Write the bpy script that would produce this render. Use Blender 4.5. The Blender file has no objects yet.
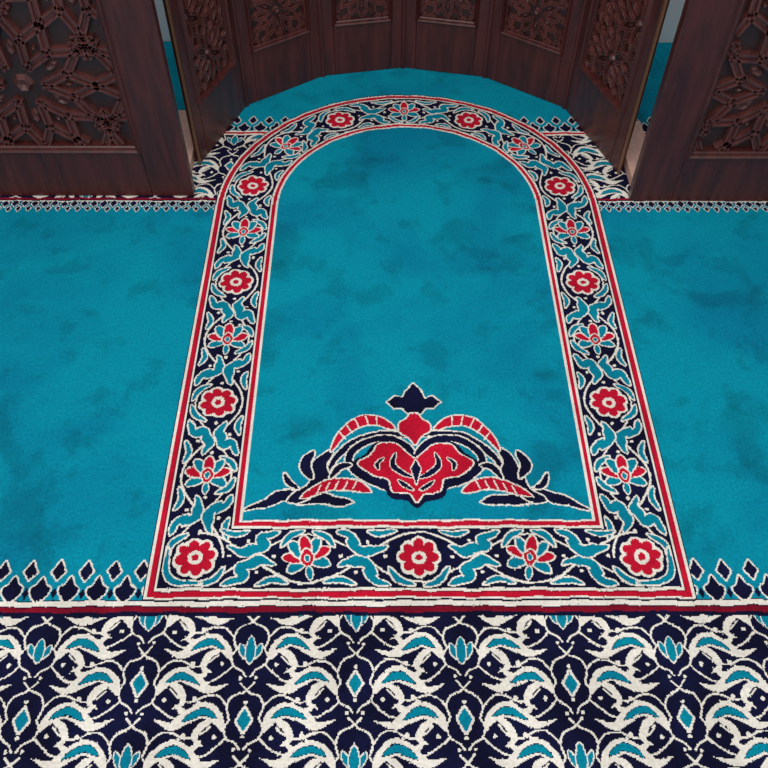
import bpy, math, numpy as np, random
from mathutils import Matrix, Vector
random.seed(4); rng=np.random.default_rng(7)
scene=bpy.context.scene
scene.view_settings.view_transform='Standard'

def s2l(c):
    return tuple(((x/255)/12.92 if x/255<=0.04045 else ((x/255+0.055)/1.055)**2.4) for x in c)+(1.0,)
def new_mat(name):
    m=bpy.data.materials.new(name); m.use_nodes=True
    nt=m.node_tree; return m,nt,nt.nodes['Principled BSDF']
def N(nt,t,**k):
    n=nt.nodes.new(t)
    for a,b in k.items(): setattr(n,a,b)
    return n
def yarn(name,c1,c2,lo=0.42,hi=0.62,sc=3.5,fine=0.25,patch=None):
    m,nt,p=new_mat(name); L=nt.links.new
    tc=N(nt,'ShaderNodeTexCoord')
    n1=N(nt,'ShaderNodeTexNoise'); n1.inputs['Scale'].default_value=sc; n1.inputs['Detail'].default_value=6; n1.inputs['Roughness'].default_value=.6; n1.inputs['Distortion'].default_value=.5
    L(tc.outputs['Object'],n1.inputs['Vector'])
    r=N(nt,'ShaderNodeValToRGB'); r.color_ramp.elements[0].position=lo; r.color_ramp.elements[1].position=hi
    r.color_ramp.elements[0].color=s2l(c2); r.color_ramp.elements[1].color=s2l(c1)
    L(n1.outputs['Fac'],r.inputs['Fac'])
    col=r.outputs['Color']
    if patch:
        # brushed-pile patches (footprints): two scales
        for sc3,lo3,hi3,pt,off in ((4.6,.36,.48,patch,3.1),(9.5,.36,.46,patch+.05,7.3)):
            mp=N(nt,'ShaderNodeMapping'); mp.inputs['Location'].default_value=(off,off*.7,0); L(tc.outputs['Object'],mp.inputs['Vector'])
            n3=N(nt,'ShaderNodeTexNoise'); n3.inputs['Scale'].default_value=sc3; n3.inputs['Detail'].default_value=6; n3.inputs['Roughness'].default_value=.6; n3.inputs['Distortion'].default_value=.3
            L(mp.outputs['Vector'],n3.inputs['Vector'])
            m3=N(nt,'ShaderNodeMapRange',interpolation_type='SMOOTHSTEP'); m3.inputs['From Min'].default_value=lo3; m3.inputs['From Max'].default_value=hi3
            m3.inputs['To Min'].default_value=pt; m3.inputs['To Max'].default_value=1
            L(n3.outputs['Fac'],m3.inputs['Value'])
            x3=N(nt,'ShaderNodeVectorMath',operation='SCALE'); L(col,x3.inputs[0]); L(m3.outputs['Result'],x3.inputs['Scale']); col=x3.outputs['Vector']
    n2=N(nt,'ShaderNodeTexNoise'); n2.inputs['Scale'].default_value=170; n2.inputs['Detail'].default_value=3
    L(tc.outputs['Object'],n2.inputs['Vector'])
    mr=N(nt,'ShaderNodeMapRange'); mr.inputs['From Min'].default_value=.3; mr.inputs['From Max'].default_value=.7
    mr.inputs['To Min'].default_value=1-fine; mr.inputs['To Max'].default_value=1+fine*.6
    L(n2.outputs['Fac'],mr.inputs['Value'])
    mx=N(nt,'ShaderNodeVectorMath',operation='SCALE')
    L(col,mx.inputs[0]); L(mr.outputs['Result'],mx.inputs['Scale'])
    L(mx.outputs['Vector'],p.inputs['Base Color'])
    p.inputs['Roughness'].default_value=.95; p.inputs['Specular IOR Level'].default_value=.1
    b=N(nt,'ShaderNodeBump'); b.inputs['Strength'].default_value=.55; b.inputs['Distance'].default_value=.004
    L(n2.outputs['Fac'],b.inputs['Height']); L(b.outputs['Normal'],p.inputs['Normal'])
    return m
M_TEAL=yarn('teal_wool',(0,139,162),(0,120,150),.36,.56,2.6,.20,.76)
M_NAVY=yarn('navy_wool',(17,19,54),(11,12,38),fine=.3,sc=8)
M_CREAM=yarn('cream_wool',(236,228,216),(218,210,198),fine=.15,sc=8)
M_RED=yarn('red_wool',(200,20,50),(176,15,42),fine=.22,sc=8)
M_DRED=yarn('dark_red_wool',(140,16,38),(110,12,32),fine=.22,sc=8)
M_TEAL2=yarn('motif_teal_wool',(0,132,154),(0,116,140),fine=.2,sc=8)
TEAL,NAVY,CREAM,RED,DRED,TEAL2=range(6)

# ------------------------------------------------ knotted-carpet rasteriser (real carpet metres)
X0,X1,Y0,Y1=-1.7,1.7,-0.1,2.64; DX=.002
NX=int((X1-X0)/DX); NY=int((Y1-Y0)/DX)
G=np.zeros((NY,NX),np.uint8)
xc=X0+(np.arange(NX)+.5)*DX; yc=Y0+(np.arange(NY)+.5)*DX
def win(p,pad):
    i0=max(0,int((p[:,0].min()-pad-X0)/DX)); i1=min(NX,int((p[:,0].max()+pad-X0)/DX)+2)
    j0=max(0,int((p[:,1].min()-pad-Y0)/DX)); j1=min(NY,int((p[:,1].max()+pad-Y0)/DX)+2)
    return i0,i1,j0,j1
def fill(p,c):
    p=np.asarray(p,float); i0,i1,j0,j1=win(p,0)
    if i1<=i0 or j1<=j0: return
    X=xc[i0:i1][None,:]; Y=yc[j0:j1][:,None]; ins=np.zeros((j1-j0,i1-i0),bool)
    for a,b in zip(p,np.roll(p,-1,0)):
        if a[1]==b[1]: continue
        cond=((a[1]>Y)!=(b[1]>Y))
        ins^=cond&(X<(b[0]-a[0])*(Y-a[1])/(b[1]-a[1])+a[0])
    G[j0:j1,i0:i1][ins]=c
def stroke(p,w,c,closed=False):
    p=np.asarray(p,float)
    q=np.roll(p,-1,0) if closed else p[1:]
    for a,b in zip(p,q):
        s=np.array([a,b]); i0,i1,j0,j1=win(s,w/2)
        if i1<=i0 or j1<=j0: continue
        X=xc[i0:i1][None,:]; Y=yc[j0:j1][:,None]
        d=b-a; l=d@d+1e-12
        t=np.clip(((X-a[0])*d[0]+(Y-a[1])*d[1])/l,0,1)
        dd=(X-a[0]-t*d[0])**2+(Y-a[1]-t*d[1])**2
        G[j0:j1,i0:i1][dd<(w/2)**2]=c
def dot(x,y,dm,c): stroke([(x,y),(x+.0003,y)],dm,c)
def rect(x0,x1,y0,y1,c):
    fill([(x0,y0),(x1,y0),(x1,y1),(x0,y1)],c)
def cr(p,closed=False,n=6):
    p=np.asarray(p,float); m=len(p); out=[]
    if not closed:
        P=np.vstack([2*p[0]-p[1],p,2*p[-1]-p[-2]]); rg=range(1,m)
    else:
        P=np.vstack([p[-1],p,p[0],p[1]]); rg=range(1,m+1)
    for i in rg:
        a,b,c,d=P[i-1],P[i],P[i+1],P[i+2]
        for k in range(n):
            t=k/n
            out.append(.5*((2*b)+(-a+c)*t+(2*a-5*b+4*c-d)*t*t+(-a+3*b-3*c+d)*t**3))
    if not closed: out.append(p[-1])
    return np.array(out)
def leafpoly(sp,w,lobes=0,amp=.3,p0=.6,skew=1.0,mapf=None):
    c=cr(sp,n=7)
    if mapf is not None: c=np.array([mapf(*q) for q in c])
    t=np.gradient(c,axis=0); t/=np.linalg.norm(t,axis=1)[:,None]+1e-9
    nrm=np.stack([-t[:,1],t[:,0]],1); u=np.linspace(0,1,len(c))
    ww=w*np.sin(np.pi*u**skew)**p0
    l=ww*(1+(amp*np.sin(2*np.pi*lobes*u) if lobes else 0))
    r=ww*(1+(amp*np.sin(2*np.pi*lobes*u+1.8) if lobes else 0))
    return np.vstack([c+nrm*l[:,None],(c-nrm*r[:,None])[::-1]])
def shape(p,c,oc=CREAM,w=.0045):
    if oc is not None: stroke(p,2*w,oc,True)
    fill(p,c)

# ---- patterned band (top & bottom): half-drop arabesque
P2=.193; PV=.125
def band_unit(cx,cy,bud):
    def T(pts,s=1): return [(cx+s*x,cy+y) for x,y in pts]
    for s in (-1,1):
        # scrolling thin vines: cross above the lozenge and sweep out into the leaves
        stroke(cr(T([(-.012,.066),(.004,.050),(.024,.040),(.032,.022),(.026,.002)],s)),.0036,CREAM)
        stroke(cr(T([(.026,.002),(.033,-.012),(.028,-.030),(.012,-.040),(.004,-.050)],s)),.0034,CREAM)
        stroke(cr(T([(.032,.022),(.050,.040),(.072,.041),(.096,.031),(.120,.037),(.136,.052)],s)),.0034,CREAM)
        stroke(cr(T([(.028,-.030),(.046,-.046),(.066,-.058),(.084,-.058)],s)),.0034,CREAM)
        # split (rumi) leaf: pointed cream lobes, one teal heart
        fill(leafpoly(T([(.032,-.022),(.046,.002),(.072,.017),(.100,.006),(.126,-.010),(.160,.000)],s),.0135,0,0,.9,.82),CREAM)
        fill(leafpoly(T([(.086,.012),(.108,.015),(.124,.027)],s),.0055,0,0,.8,.8),CREAM)
        fill(leafpoly(T([(.054,-.002),(.072,-.010),(.082,-.032),(.064,-.044)],s),.0068,0,0,.85,.75),CREAM)
        shape(leafpoly(T([(.048,.003),(.070,.0145),(.090,.010),(.108,-.001)],s),.0066,0,0,.75,.85),TEAL2,NAVY,.0012)
        dot(*T([(.049,-.028)],s)[0],.0075,CREAM); dot(*T([(.102,-.026)],s)[0],.0080,CREAM)
        dot(*T([(.110,-.033)],s)[0],.006,CREAM); dot(*T([(.014,-.051)],s)[0],.006,CREAM)
    if bud:
        for a in (-1,1): shape(leafpoly(T([(0,-.020),(a*.012,-.006),(a*.020,.010)]),.0055,0,0,.6),TEAL2,CREAM,.0024)
        shape(leafpoly(T([(0,-.026),(0,-.004),(0,.022)]),.0085,0,0,.6),TEAL2,CREAM,.0024)
    else:
        shape([(cx,cy+.020),(cx+.0125,cy),(cx,cy-.020),(cx-.0125,cy)],TEAL2,CREAM,.0042)
        for q in ((0,.030),(0,-.029)): dot(cx+q[0],cy+q[1],.007,CREAM)
def band(ylo,yhi,ya):
    rect(X0,X1,ylo,yhi,NAVY)
    xa=-.507
    for i in range(-8,14):
        for j in range(-4,5):
            cy=ya+j*PV+(PV/2 if i%2 else 0)
            if ylo-.07<cy<yhi+.07: band_unit(xa+i*P2,cy,(j+i%2)%2)
band(.30,.622,.492)
rect(X0,X1,.622,1.82,TEAL); rect(X0,X1,Y0,.30,TEAL)
G[int((1.80-Y0)/DX):,:]=TEAL
save=G.copy()
band(1.828,2.125,1.97)
jt=int((1.828-Y0)/DX); jb=int((2.125-Y0)/DX)
save[jt:jb]=G[jt:jb]; G[:]=save
# stripes
def stripes(y,sg):
    def r(a,b,c): rect(X0,X1,min(y+sg*a,y+sg*b),max(y+sg*a,y+sg*b),c)
    r(0,.010,CREAM); r(.010,.012,NAVY); r(.012,.022,DRED)
stripes(.648,-1); rect(X0,X1,.648,.651,NAVY)
rect(X0,X1,.618,.627,NAVY)
stripes(.290,1)
rect(X0,X1,1.816,1.820,NAVY); rect(X0,X1,1.820,1.829,DRED); rect(X0,X1,1.812,1.817,CREAM)
rect(X0,X1,2.118,2.124,CREAM); rect(X0,X1,2.124,2.133,RED); rect(X0,X1,2.133,2.138,CREAM)
# lozenge rows
def lozrow(y,sg,k=1.0,per=.054,ow=.0032,col=NAVY):
    x=X0
    while x<X1:
        def q(px,py): return (x+px*k,y+sg*py*k)
        shape(cr([q(0,-.004),q(.014,.008),q(.019,.022),q(.008,.032),q(0,.048),q(-.008,.032),q(-.019,.022),q(-.014,.008)],True,3),col,CREAM,ow)
        xx=x+per*k/2
        shape([(xx,y+sg*.040*k),(xx+.013*k,y+sg*.058*k),(xx,y+sg*.080*k),(xx-.013*k,y+sg*.058*k)],NAVY,CREAM,ow)
        fill([(xx,y+sg*.024*k),(xx+.006*k,y+sg*.012*k),(xx,y),(xx-.006*k,y+sg*.012*k)],NAVY)
        x+=per*k
lozrow(.651,1); lozrow(1.812,-1,.50,ow=.0020); lozrow(2.138,1,.9,ow=.0026)

# ---- arched prayer panel
HW=.527; YB=.652; YS=1.80
def arch(ins,n=60):
    r=HW-ins; p=[(-r,YB+ins),(r,YB+ins)]
    for i in range(n+1):
        a=math.pi*i/n; p.append((r*math.cos(a),YS+r*math.sin(a)*1.0))
    return p
for ins,c in ((-.003,NAVY),(0,CREAM),(.005,RED),(.0145,DRED),(.017,CREAM),(.0215,NAVY),(.1505,CREAM),(.156,RED),(.1655,CREAM),(.1710,TEAL)):
    fill(arch(ins),c)
R=HW-.0865; YC=YB+.0865; H=.0635; LS=YS-YC
def side(s,t,sg):
    if s<LS: return (sg*(R+t),YC+s)
    a=(s-LS)/R
    return (sg*(R+t)*math.cos(a),YS+(R+t)*math.sin(a))
def bottom(s,t,sg): return (sg*s,YC-t)
def cell(mp,sgn):
    f=lambda a,t: mp(a,t*H*sgn)
    st=[f(a,.86*math.cos(math.pi*a)) for a in np.linspace(0,1,15)]
    stroke(st,.0046,CREAM)
    st=[f(a,-.80*math.cos(math.pi*a)) for a in np.linspace(0,1,15)]
    stroke(st,.0038,CREAM)
    def lf(sp,w,l=0,sk=1.0): shape(leafpoly(sp,w,l,.30,.6,sk,mapf=f),TEAL2,CREAM,.0034)
    lf([(.26,-.90),(.42,-.70),(.44,-.30),(.58,-.12),(.72,-.26)],.0110,3)
    lf([(.74,.90),(.60,.70),(.58,.34),(.42,.22),(.28,.38)],.0110,3)
    lf([(.04,-.92),(.18,-.74),(.27,-.34)],.0055,0)
    lf([(.20,.92),(.34,.80),(.46,.90)],.005,0)
    lf([(.96,.92),(.84,.74),(.76,.36)],.0055,0)
    lf([(.84,-.86),(.70,-.74),(.56,-.90)],.005)
    for q in ((.30,.04),(.56,-.50),(.70,.04),(.46,.56)):
        p=f(*q); dot(*p,.0075,CREAM)
def rosette(x,y,r=.040,ang=0):
    for k in range(8):
        a=ang+k*math.pi/4; dot(x+r*.68*math.cos(a),y+r*.68*math.sin(a),r*.60+.011,CREAM)
    dot(x,y,r*1.3,CREAM)
    for k in range(8):
        a=ang+k*math.pi/4; shape(leafpoly([(x+r*.28*math.cos(a),y+r*.28*math.sin(a)),(x+r*.66*math.cos(a),y+r*.66*math.sin(a)),(x+r*1.0*math.cos(a),y+r*1.0*math.sin(a))],r*.27,0,0,.45),RED,None)
    dot(x,y,r*.92,RED); dot(x,y,r*.74,CREAM); dot(x,y,r*.36,RED)
def palmette(x,y,d,r=.048):
    d=np.array(d)/np.hypot(*d); n=np.array([-d[1],d[0]]); o=np.array([x,y])
    def T(pts): return [tuple(o+d*a*r+n*b*r) for a,b in pts]
    for a,c in ((2.1,TEAL2),(-2.1,TEAL2),(1.35,RED),(-1.35,RED),(.68,TEAL2),(-.68,TEAL2),(0,RED)):
        sp=[(0,0),(.5*math.cos(a),.5*math.sin(a)),(1.0*math.cos(a),1.0*math.sin(a))]
        shape(leafpoly(T(sp),r*.22,0,0,.5),c,CREAM,.0034)
    shape(cr(T([(.34,0),(0,.26),(-.42,0),(0,-.26)]),True),RED,CREAM,.003)
    shape(cr(T([(.10,0),(-.02,.10),(-.2,0),(-.02,-.10)]),True),TEAL2,CREAM,.002)
    shape(leafpoly(T([(-.42,0),(-.7,.0),(-1.0,0)]),r*.12),TEAL2,CREAM,.0026)
for sg in (-1,1):
    ss=[k*.1905 for k in range(7)]; rest=LS+R*math.pi/2-ss[-1]; ss+=[ss[-1]+rest*k/3 for k in (1,2,3)]
    for k in range(9):
        if k%2==0: a,b=ss[k],ss[k+1]
        else: a,b=ss[k+1],ss[k]
        cell(lambda u,t,a=a,b=b:side(a+(b-a)*u,t,sg),-1)
    cell(lambda u,t:bottom(R*.5*u,t,sg),-1 )
    cell(lambda u,t:bottom(R*(1-.5*u),t,sg),-1)
    shape(leafpoly([(sg*(R-.02),YC-.056),(sg*(R+.03),YC-.052),(sg*(R+.052),YC-.03),(sg*(R+.056),YC+.02)],.006),TEAL2,CREAM,.003)
    for k in range(10):
        x,y=side(ss[k],0,sg); x2,y2=side(ss[k]+.01,0,sg)
        if k%2==0: rosette(x,y,ang=.2)
        elif k<9 or sg==1: palmette(x,y,(x2-x,y2-y) if k<9 else (0,1))
    x,y=bottom(R*.5,0,sg); palmette(x,y,(sg*.2,1))
rosette(0,YC)

# ---- medallion in field
def MD(d,v):
    t=510-v
    return (d*(.00205+t*1.6e-6), .846+.00236*t+1.9e-6*t*t)
def mleaf(sp,w,c,s,lob=0,p0=.6,sk=1,ow=.0034,oc=CREAM):
    pts=[MD(s*a,b) for a,b in sp]
    shape(leafpoly(pts,w,lob,.25,p0,sk),c,oc,ow)
def mpoly(half,c,ow=.0034,smooth=True,oc=CREAM):
    pts=[MD(a,b) for a,b in half]+[MD(-a,b) for a,b in half[::-1] if a>0]
    shape(cr(pts,True,4) if smooth else pts,c,oc,ow)
for s in (-1,1):
    # long tail
    mleaf([(64,503),(94,500),(128,496),(150,503),(174,511)],.0145,NAVY,s,3,.8,.8)
    # upper navy scroll
    mleaf([(6,437),(24,435),(46,437),(66,447),(80,459),(90,475)],.0075,NAVY,s,0,.45)
    # tall outer navy scroll with side hooks
    mleaf([(130,502),(112,495),(98,482),(95,464),(84,450)],.019,NAVY,s,2,.6)
    mleaf([(104,480),(111,466),(102,452)],.011,NAVY,s)
    mleaf([(118,490),(128,484),(132,474)],.006,NAVY,s)
    # upper banded horn
    mleaf([(20,431),(37,422),(55,423),(72,434),(85,452)],.0125,RED,s,0,.6,.85)
    for d,v in ((38,422),(48,422),(58,425),(66,430),(73,437)):
        a=math.radians((d-36)*1.5)
        stroke([MD(s*(d+4*math.sin(a)),v-4),MD(s*(d-4*math.sin(a)),v+4)],.0032,CREAM)
    # lower banded horn
    mleaf([(46,493),(64,486),(86,486),(116,498)],.0145,RED,s,0,.55)
    for d in (62,71,80,89,98):
        vv=486+max(0,(d-84))*.33
        stroke([MD(s*(d-2),vv-4),MD(s*(d+2),vv+4)],.0032,CREAM)
    # navy heart ring
    mleaf([(2,476),(3,454),(19,441),(43,441),(64,453),(65,468),(47,482),(22,491)],.0075,NAVY,s,0,.3)
    mleaf([(64,467),(76,468),(87,480)],.0070,NAVY,s)
mpoly([(0,509),(9,503),(26,499),(34,487),(50,479),(64,465),(50,454),(40,444),(22,442),(7,450),(0,456)],NAVY,.002,True,None)
mpoly([(0,503),(7,494),(23,492),(28,480),(43,476),(58,465),(44,455),(36,446),(20,445),(9,454),(0,460)],RED,.0034)
for s in (-1,1):
    mleaf([(2,479),(13,475),(23,466),(20,454)],.0062,NAVY,s,ow=.0022)
    mleaf([(3,491),(11,487),(18,482)],.0042,NAVY,s,ow=.0020)
    mleaf([(32,459),(39,465),(37,471)],.0042,NAVY,s,ow=.0020)
mpoly([(0,461),(5,469),(0,486)],NAVY,.0022,False)
mpoly([(0,446),(6,438),(15,433),(15,425),(6,418),(0,405)],RED,.0034)
mpoly([(0,413),(7,414),(12,409),(20,409),(27,403),(19,397),(11,399),(8,392),(0,384)],NAVY,.0034,False)

# hand-knotted wobble of edges
jj,ii=np.meshgrid(np.arange(NY),np.arange(NX),indexing='ij')
wob=(np.sin(ii*.15+np.sin(jj*.06)*2)+np.sin(jj*.19+ii*.04))*.45
rj=rng.integers(-1,2,size=(NY,NX))*(rng.random((NY,NX))<.05)
G=G[np.clip(jj+np.round(wob).astype(int)+rj,0,NY-1),ii]

# build carpet mesh by run-length quads
V=[];MI=[]
for j in range(NY):
    row=G[j]; ch=np.flatnonzero(np.diff(row))+1
    st=np.concatenate([[0],ch]); en=np.concatenate([ch,[NX]])
    a=X0+st*DX; b=X0+en*DX; y0=Y0+j*DX; y1=y0+DX
    n=len(st); q=np.zeros((n,4,3),np.float32)
    q[:,0,0]=a;q[:,1,0]=b;q[:,2,0]=b;q[:,3,0]=a
    q[:,0,1]=y0;q[:,1,1]=y0;q[:,2,1]=y1;q[:,3,1]=y1
    V.append(q.reshape(-1,3)); MI.append(row[st])
XE,YE=X0+NX*DX,Y0+NY*DX
sk=[]
for (a,b) in (((X0,Y0),(XE,Y0)),((XE,Y0),(XE,YE)),((XE,YE),(X0,YE)),((X0,YE),(X0,Y0))):
    sk+= [(a[0],a[1],-.012),(b[0],b[1],-.012),(b[0],b[1],0),(a[0],a[1],0)]
V.append(np.array(sk,np.float32)); MI.append(np.zeros(4,np.uint8))
V=np.concatenate(V); MI=np.concatenate(MI).astype(np.int32); nf=len(MI)
me=bpy.data.meshes.new('mosque_carpet')
me.vertices.add(len(V)); me.vertices.foreach_set('co',V.ravel())
me.loops.add(nf*4); me.loops.foreach_set('vertex_index',np.arange(nf*4,dtype=np.int32))
me.polygons.add(nf); me.polygons.foreach_set('loop_start',np.arange(0,nf*4,4,dtype=np.int32))
for m in (M_TEAL,M_NAVY,M_CREAM,M_RED,M_DRED,M_TEAL2): me.materials.append(m)
me.polygons.foreach_set('material_index',MI)
me.update(); me.validate()
carpet=bpy.data.objects.new('mosque_carpet',me); scene.collection.objects.link(carpet)

# ------------------------------------------------ wood
def wood(name,c1,c2,rough=.38):
    m,nt,p=new_mat(name); L=nt.links.new
    tc=N(nt,'ShaderNodeTexCoord'); mp=N(nt,'ShaderNodeMapping'); mp.inputs['Scale'].default_value=(22,22,2.2)
    L(tc.outputs['Object'],mp.inputs['Vector'])
    n=N(nt,'ShaderNodeTexNoise'); n.inputs['Scale'].default_value=2.2; n.inputs['Detail'].default_value=8; n.inputs['Roughness'].default_value=.65; n.inputs['Distortion'].default_value=.6
    L(mp.outputs['Vector'],n.inputs['Vector'])
    r=N(nt,'ShaderNodeValToRGB'); r.color_ramp.elements[0].position=.30; r.color_ramp.elements[1].position=.72
    r.color_ramp.elements[0].color=s2l(c2); r.color_ramp.elements[1].color=s2l(c1)
    L(n.outputs['Fac'],r.inputs['Fac']); L(r.outputs['Color'],p.inputs['Base Color'])
    p.inputs['Roughness'].default_value=rough
    b=N(nt,'ShaderNodeBump'); b.inputs['Strength'].default_value=.12; b.inputs['Distance'].default_value=.002
    L(n.outputs['Fac'],b.inputs['Height']); L(b.outputs['Normal'],p.inputs['Normal'])
    p.inputs['Coat Weight'].default_value=.2; p.inputs['Coat Roughness'].default_value=.3
    return m
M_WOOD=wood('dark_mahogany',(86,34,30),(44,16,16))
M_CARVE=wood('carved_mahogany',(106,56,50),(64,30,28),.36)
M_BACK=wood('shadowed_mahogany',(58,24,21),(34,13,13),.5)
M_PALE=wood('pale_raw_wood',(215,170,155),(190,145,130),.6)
M_BRASS,nt,p=new_mat('brass'); p.inputs['Base Color'].default_value=s2l((150,108,80)); p.inputs['Metallic'].default_value=.6; p.inputs['Roughness'].default_value=.45

def mk(name,verts,faces,mat,parent=None,bevel=0,loc=None):
    me=bpy.data.meshes.new(name); me.from_pydata(verts,[],faces); me.update()
    me.materials.append(mat); o=bpy.data.objects.new(name,me); scene.collection.objects.link(o)
    if parent: o.parent=parent
    if bevel:
        b=o.modifiers.new('bevel','BEVEL'); b.width=bevel; b.segments=2; b.limit_method='ANGLE'
    return o
BF=[(0,3,2,1),(4,5,6,7),(0,1,5,4),(1,2,6,5),(2,3,7,6),(3,0,4,7)]
def boxv(x0,x1,y0,y1,z0,z1): return [(x0,y0,z0),(x1,y0,z0),(x1,y1,z0),(x0,y1,z0),(x0,y0,z1),(x1,y0,z1),(x1,y1,z1),(x0,y1,z1)]
def boxes(name,bs,mat,parent=None,bevel=0):
    v=[];f=[]
    for b in bs:
        k=len(v); v+=boxv(*b); f+=[tuple(i+k for i in q) for q in BF]
    return mk(name,v,f,mat,parent,bevel)
def clip(a,b,x0,x1,z0,z1):
    t0,t1=0,1; dx,dz=b[0]-a[0],b[1]-a[1]
    for p_,q_ in ((-dx,a[0]-x0),(dx,x1-a[0]),(-dz,a[1]-z0),(dz,z1-a[1])):
        if abs(p_)<1e-9:
            if q_<0: return None
        else:
            r=q_/p_
            if p_<0: t0=max(t0,r)
            else: t1=min(t1,r)
    if t1-t0<1e-3: return None
    return (a[0]+t0*dx,a[1]+t0*dz),(a[0]+t1*dx,a[1]+t1*dz)
def girih(x0,x1,z0,z1,Lc,w,h,yb,ox=0.,oz=0.):
    """12-fold star strapwork in relief on plane y=yb, rising to -y"""
    v=[];f=[]
    def strap(a,b,w=w,h=h):
        c=clip(a,b,x0,x1,z0,z1)
        if not c: return
        a,b=c; dx,dz=b[0]-a[0],b[1]-a[1]; l=math.hypot(dx,dz)
        if l<.003: return
        dx/=l;dz/=l; a=(a[0]-dx*w*.3,a[1]-dz*w*.3); b=(b[0]+dx*w*.3,b[1]+dz*w*.3)
        nx,nz=-dz,dx
        prof=[(-1,0),(-.86,1),(-.40,1),(-.22,.6),(.22,.6),(.40,1),(.86,1),(1,0)]
        k=len(v)
        for e in (a,b):
            for s,hh in prof: v.append((e[0]+nx*s*w,yb-hh*h,e[1]+nz*s*w))
        n=len(prof)
        for i in range(n-1): f.append((k+i,k+i+1,k+n+i+1,k+n+i))
        f.append(tuple(k+i for i in range(n))[::-1]); f.append(tuple(k+n+i for i in range(n)))
    def gem(cx,cz,r,n,hh,rot=0,asp=1.,ang=0):
        if not(x0+r<cx<x1-r and z0+r<cz<z1-r): return
        k=len(v)
        for rr,y in ((1,0),(.62,hh)):
            for i in range(n):
                a=rot+2*math.pi*i/n; px,pz=r*rr*math.cos(a),r*rr*asp*math.sin(a)
                v.append((cx+px*math.cos(ang)-pz*math.sin(ang),yb-y,cz+px*math.sin(ang)+pz*math.cos(ang)))
        v.append((cx,yb-hh*.5,cz))
        for i in range(n):
            j=(i+1)%n
            f.append((k+i,k+j,k+n+j,k+n+i)); f.append((k+n+i,k+n+j,k+2*n))
    phi=math.radians(27)
    def poly(cx,cz,n,r,rot):
        I=r*math.sin(phi)/math.sin(math.pi/n+phi)
        for k in range(n):
            a=rot+2*math.pi*k/n; Mx,Mz=cx+r*math.cos(a),cz+r*math.sin(a)
            for s in (-1,1):
                b=a+s*math.pi/n
                strap((Mx,Mz),(cx+I*math.cos(b),cz+I*math.sin(b)))
        return I
    r=Lc/2; e=2*r*math.tan(math.pi/12); rt=e/(2*math.sqrt(3)); hz=Lc*math.sqrt(3)/2
    ni=int((x1-x0)/Lc)+4; nj=int((z1-z0)/hz)+3
    for j in range(-2,nj):
        for i in range(-3,ni):
            cx=x0+ox+(i+.5*(j%2))*Lc; cz=z0+oz+j*hz
            if cx<x0-Lc or cx>x1+Lc or cz<z0-Lc or cz>z1+Lc: continue
            I=poly(cx,cz,12,r,0)
            for k in range(6):
                b=math.pi/6+k*math.pi/3
                p=(cx+I*.98*math.cos(b-math.pi/12),cz+I*.98*math.sin(b-math.pi/12)); p2=(cx+I*.98*math.cos(b+math.pi/12),cz+I*.98*math.sin(b+math.pi/12))
                q=(cx+r*.30*math.cos(b-math.pi/6),cz+r*.30*math.sin(b-math.pi/6)); q2=(cx+r*.30*math.cos(b+math.pi/6),cz+r*.30*math.sin(b+math.pi/6))
                strap(p,q); strap(p2,q2)
                gem(cx+r*.52*math.cos(b),cz+r*.52*math.sin(b),r*.13,6,h*.4,0,.55,b)
                gem(cx+r*.62*math.cos(b+math.pi/6),cz+r*.62*math.sin(b+math.pi/6),r*.06,6,h*.4,0,.6,b+math.pi/6)
            gem(cx,cz,r*.15,6,h*.8)
            for dx,dz,ro in ((Lc/2,Lc/(2*math.sqrt(3)),-1),(0,Lc/math.sqrt(3),1)):
                poly(cx+dx,cz+dz,3,rt,-math.pi/2 if ro<0 else math.pi/2)
    return v,f
def build_panel(parent,tag,width,height,zb,st,Lc,w,h,th=.045,top=.15,mould=.02,ox=0,oz=0,mat4=None,rec=.02):
    """front face at y=0 (viewer at -y), x 0..width"""
    objs=[]
    x0,x1,z0,z1=st,width-st,zb,height-top
    objs.append(boxes(tag+'_frame',[(0,st,0,th,0,height),(width-st,width,0,th,0,height),(st,width-st,0,th,0,zb),(st,width-st,0,th,height-top,height)],M_WOOD,parent,.003))
    v=[];f=[]
    prof=[(0,-.006),(.25,-.009),(.45,-.004),(.6,.004),(.8,.006),(1,rec)]
    for s,y in prof:
        m=s*mould; v+=[(x0+m,y,z0+m),(x1-m,y,z0+m),(x1-m,y,z1-m),(x0+m,y,z1-m)]
    v=[(x0-.004,.0,z0-.004),(x1+.004,.0,z0-.004),(x1+.004,.0,z1+.004),(x0-.004,.0,z1+.004)]+v
    for k in range(len(prof)):
        for i in range(4):
            j=(i+1)%4; f.append((4*k+i,4*k+j,4*k+4+j,4*k+4+i))
    objs.append(mk(tag+'_moulding',v,f,M_WOOD,parent))
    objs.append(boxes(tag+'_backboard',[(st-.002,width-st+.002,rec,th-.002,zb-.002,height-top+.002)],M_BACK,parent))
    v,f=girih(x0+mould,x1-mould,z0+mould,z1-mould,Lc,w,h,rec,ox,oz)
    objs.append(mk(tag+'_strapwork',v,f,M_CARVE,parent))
    if mat4 is not None:
        for o in objs: o.matrix_local=mat4
    return objs
def empty(name,loc=(0,0,0),rz=0):
    o=bpy.data.objects.new(name,None); o.location=loc; o.rotation_euler[2]=rz; scene.collection.objects.link(o); return o
WL=.95; HT=1.25
e1=empty('carved_wood_panel',(-.592-WL,1.835,0)); build_panel(e1,'panel',WL,HT,.145,.115,.36,.0130,.016,th=.030,ox=.09,oz=.17,rec=.024)
e2=empty('carved_wood_panel',(.617,1.815,0)); build_panel(e2,'panel',WL,HT,.145,.115,.36,.0130,.016,th=.030,ox=.17,oz=.17,rec=.024)
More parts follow.
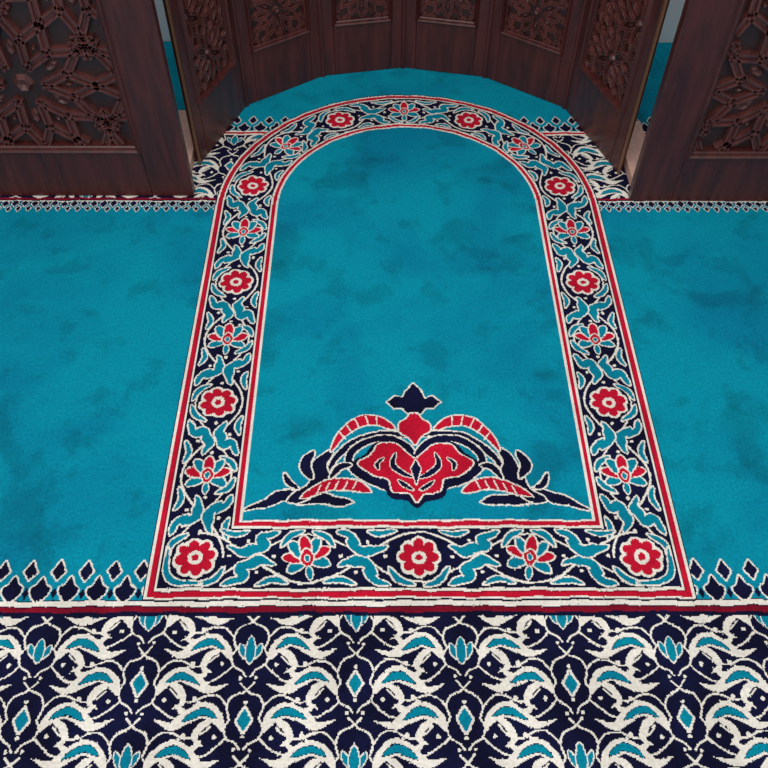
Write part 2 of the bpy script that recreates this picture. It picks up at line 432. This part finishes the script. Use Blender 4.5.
# mihrab niche screen
pts=[(-.590,1.985),(-.487,2.268),(-.257,2.432),(0,2.482),(.262,2.428),(.497,2.258),(.604,1.945)]
niche=empty('mihrab_niche_screen')
for k in range(6):
    a,b=pts[k],pts[k+1]; L_=math.hypot(b[0]-a[0],b[1]-a[1]); ang=math.atan2(b[1]-a[1],b[0]-a[0])
    m4=Matrix.Translation((a[0],a[1],0))@Matrix.Rotation(ang,4,'Z')
    build_panel(niche,'leaf_%d'%(k+1),L_,HT,.165,.040,.16,.0060,.009,th=.020,top=.10,mould=.014,ox=(L_/2-.054),oz=.08,mat4=m4,rec=.015)
for k,(px,py) in enumerate(pts[1:-1]):
    v=[];f=[];n=12;r=.007
    for z in (0,HT):
        for i in range(n): v.append((px+r*math.cos(2*math.pi*i/n),py+r*math.sin(2*math.pi*i/n),z))
    for i in range(n): f.append((i,(i+1)%n,n+(i+1)%n,n+i))
    f.append(tuple(range(n))[::-1]); f.append(tuple(range(n,2*n)))
    mk('joint_bead_%d'%(k+1),v,f,M_WOOD,niche)
boxes('brass_edging_1',[(-.596,-.591,1.972,1.984,.0,HT)],M_BRASS,niche)
boxes('brass_edging_2',[(.605,.610,1.932,1.944,.0,HT)],M_BRASS,niche)
boxes('pale_sill_1',[(-.690,-.612,1.90,2.20,0,.03)],M_PALE,niche,.002)
boxes('pale_sill_2',[(.630,.705,1.88,2.15,0,.03)],M_PALE,niche,.002)

# ------------------------------------------------ room shell
M_WALL,nt,p=new_mat('painted_plaster'); p.inputs['Roughness'].default_value=.8
nz=N(nt,'ShaderNodeTexNoise'); nz.inputs['Scale'].default_value=6; r=N(nt,'ShaderNodeValToRGB')
r.color_ramp.elements[0].color=s2l((228,230,231)); r.color_ramp.elements[1].color=s2l((238,239,240))
nt.links.new(nz.outputs['Fac'],r.inputs['Fac']); nt.links.new(r.outputs['Color'],p.inputs['Base Color'])
boxes('wall_back',[(-4,4,2.645,2.8,-.012,3.0)],M_WALL)
boxes('floor',[(-4,4,-4,2.645,-.10,-.012)],M_TEAL)

# ------------------------------------------------ light
w=bpy.data.worlds.new('world'); scene.world=w; w.use_nodes=True
w.node_tree.nodes['Background'].inputs[0].default_value=(.88,.94,1,1); w.node_tree.nodes['Background'].inputs[1].default_value=.56
def area(name,loc,rot,size,sy,en,col=(1,1,1)):
    l=bpy.data.lights.new(name,'AREA'); l.shape='RECTANGLE'; l.size=size; l.size_y=sy; l.energy=en; l.color=col
    o=bpy.data.objects.new(name,l); o.location=loc; o.rotation_euler=rot; scene.collection.objects.link(o)
area('ceiling_light',(-.1,.7,2.7),(0,0,0),1.8,1.6,35,(1,.98,.95))
area('window_light',(-1.2,-2.6,2.0),(math.radians(66),0,math.radians(-18)),2.2,1.6,50,(1,.97,.94))
area('niche_lamp',(0,1.9,2.9),(0,0,0),.8,.5,10,(1,.97,.92))

# ------------------------------------------------ camera
cam=bpy.data.cameras.new('camera'); cam.sensor_width=36; cam.lens=830/768*36
co=bpy.data.objects.new('camera',cam); scene.collection.objects.link(co)
co.matrix_world=Matrix.Translation((-.079,0,1.5))@Matrix.Rotation(math.radians(-.6),4,'Z')@Matrix.Rotation(math.radians(38),4,'X')@Matrix.Rotation(math.radians(.45),4,'Z')
scene.camera=co
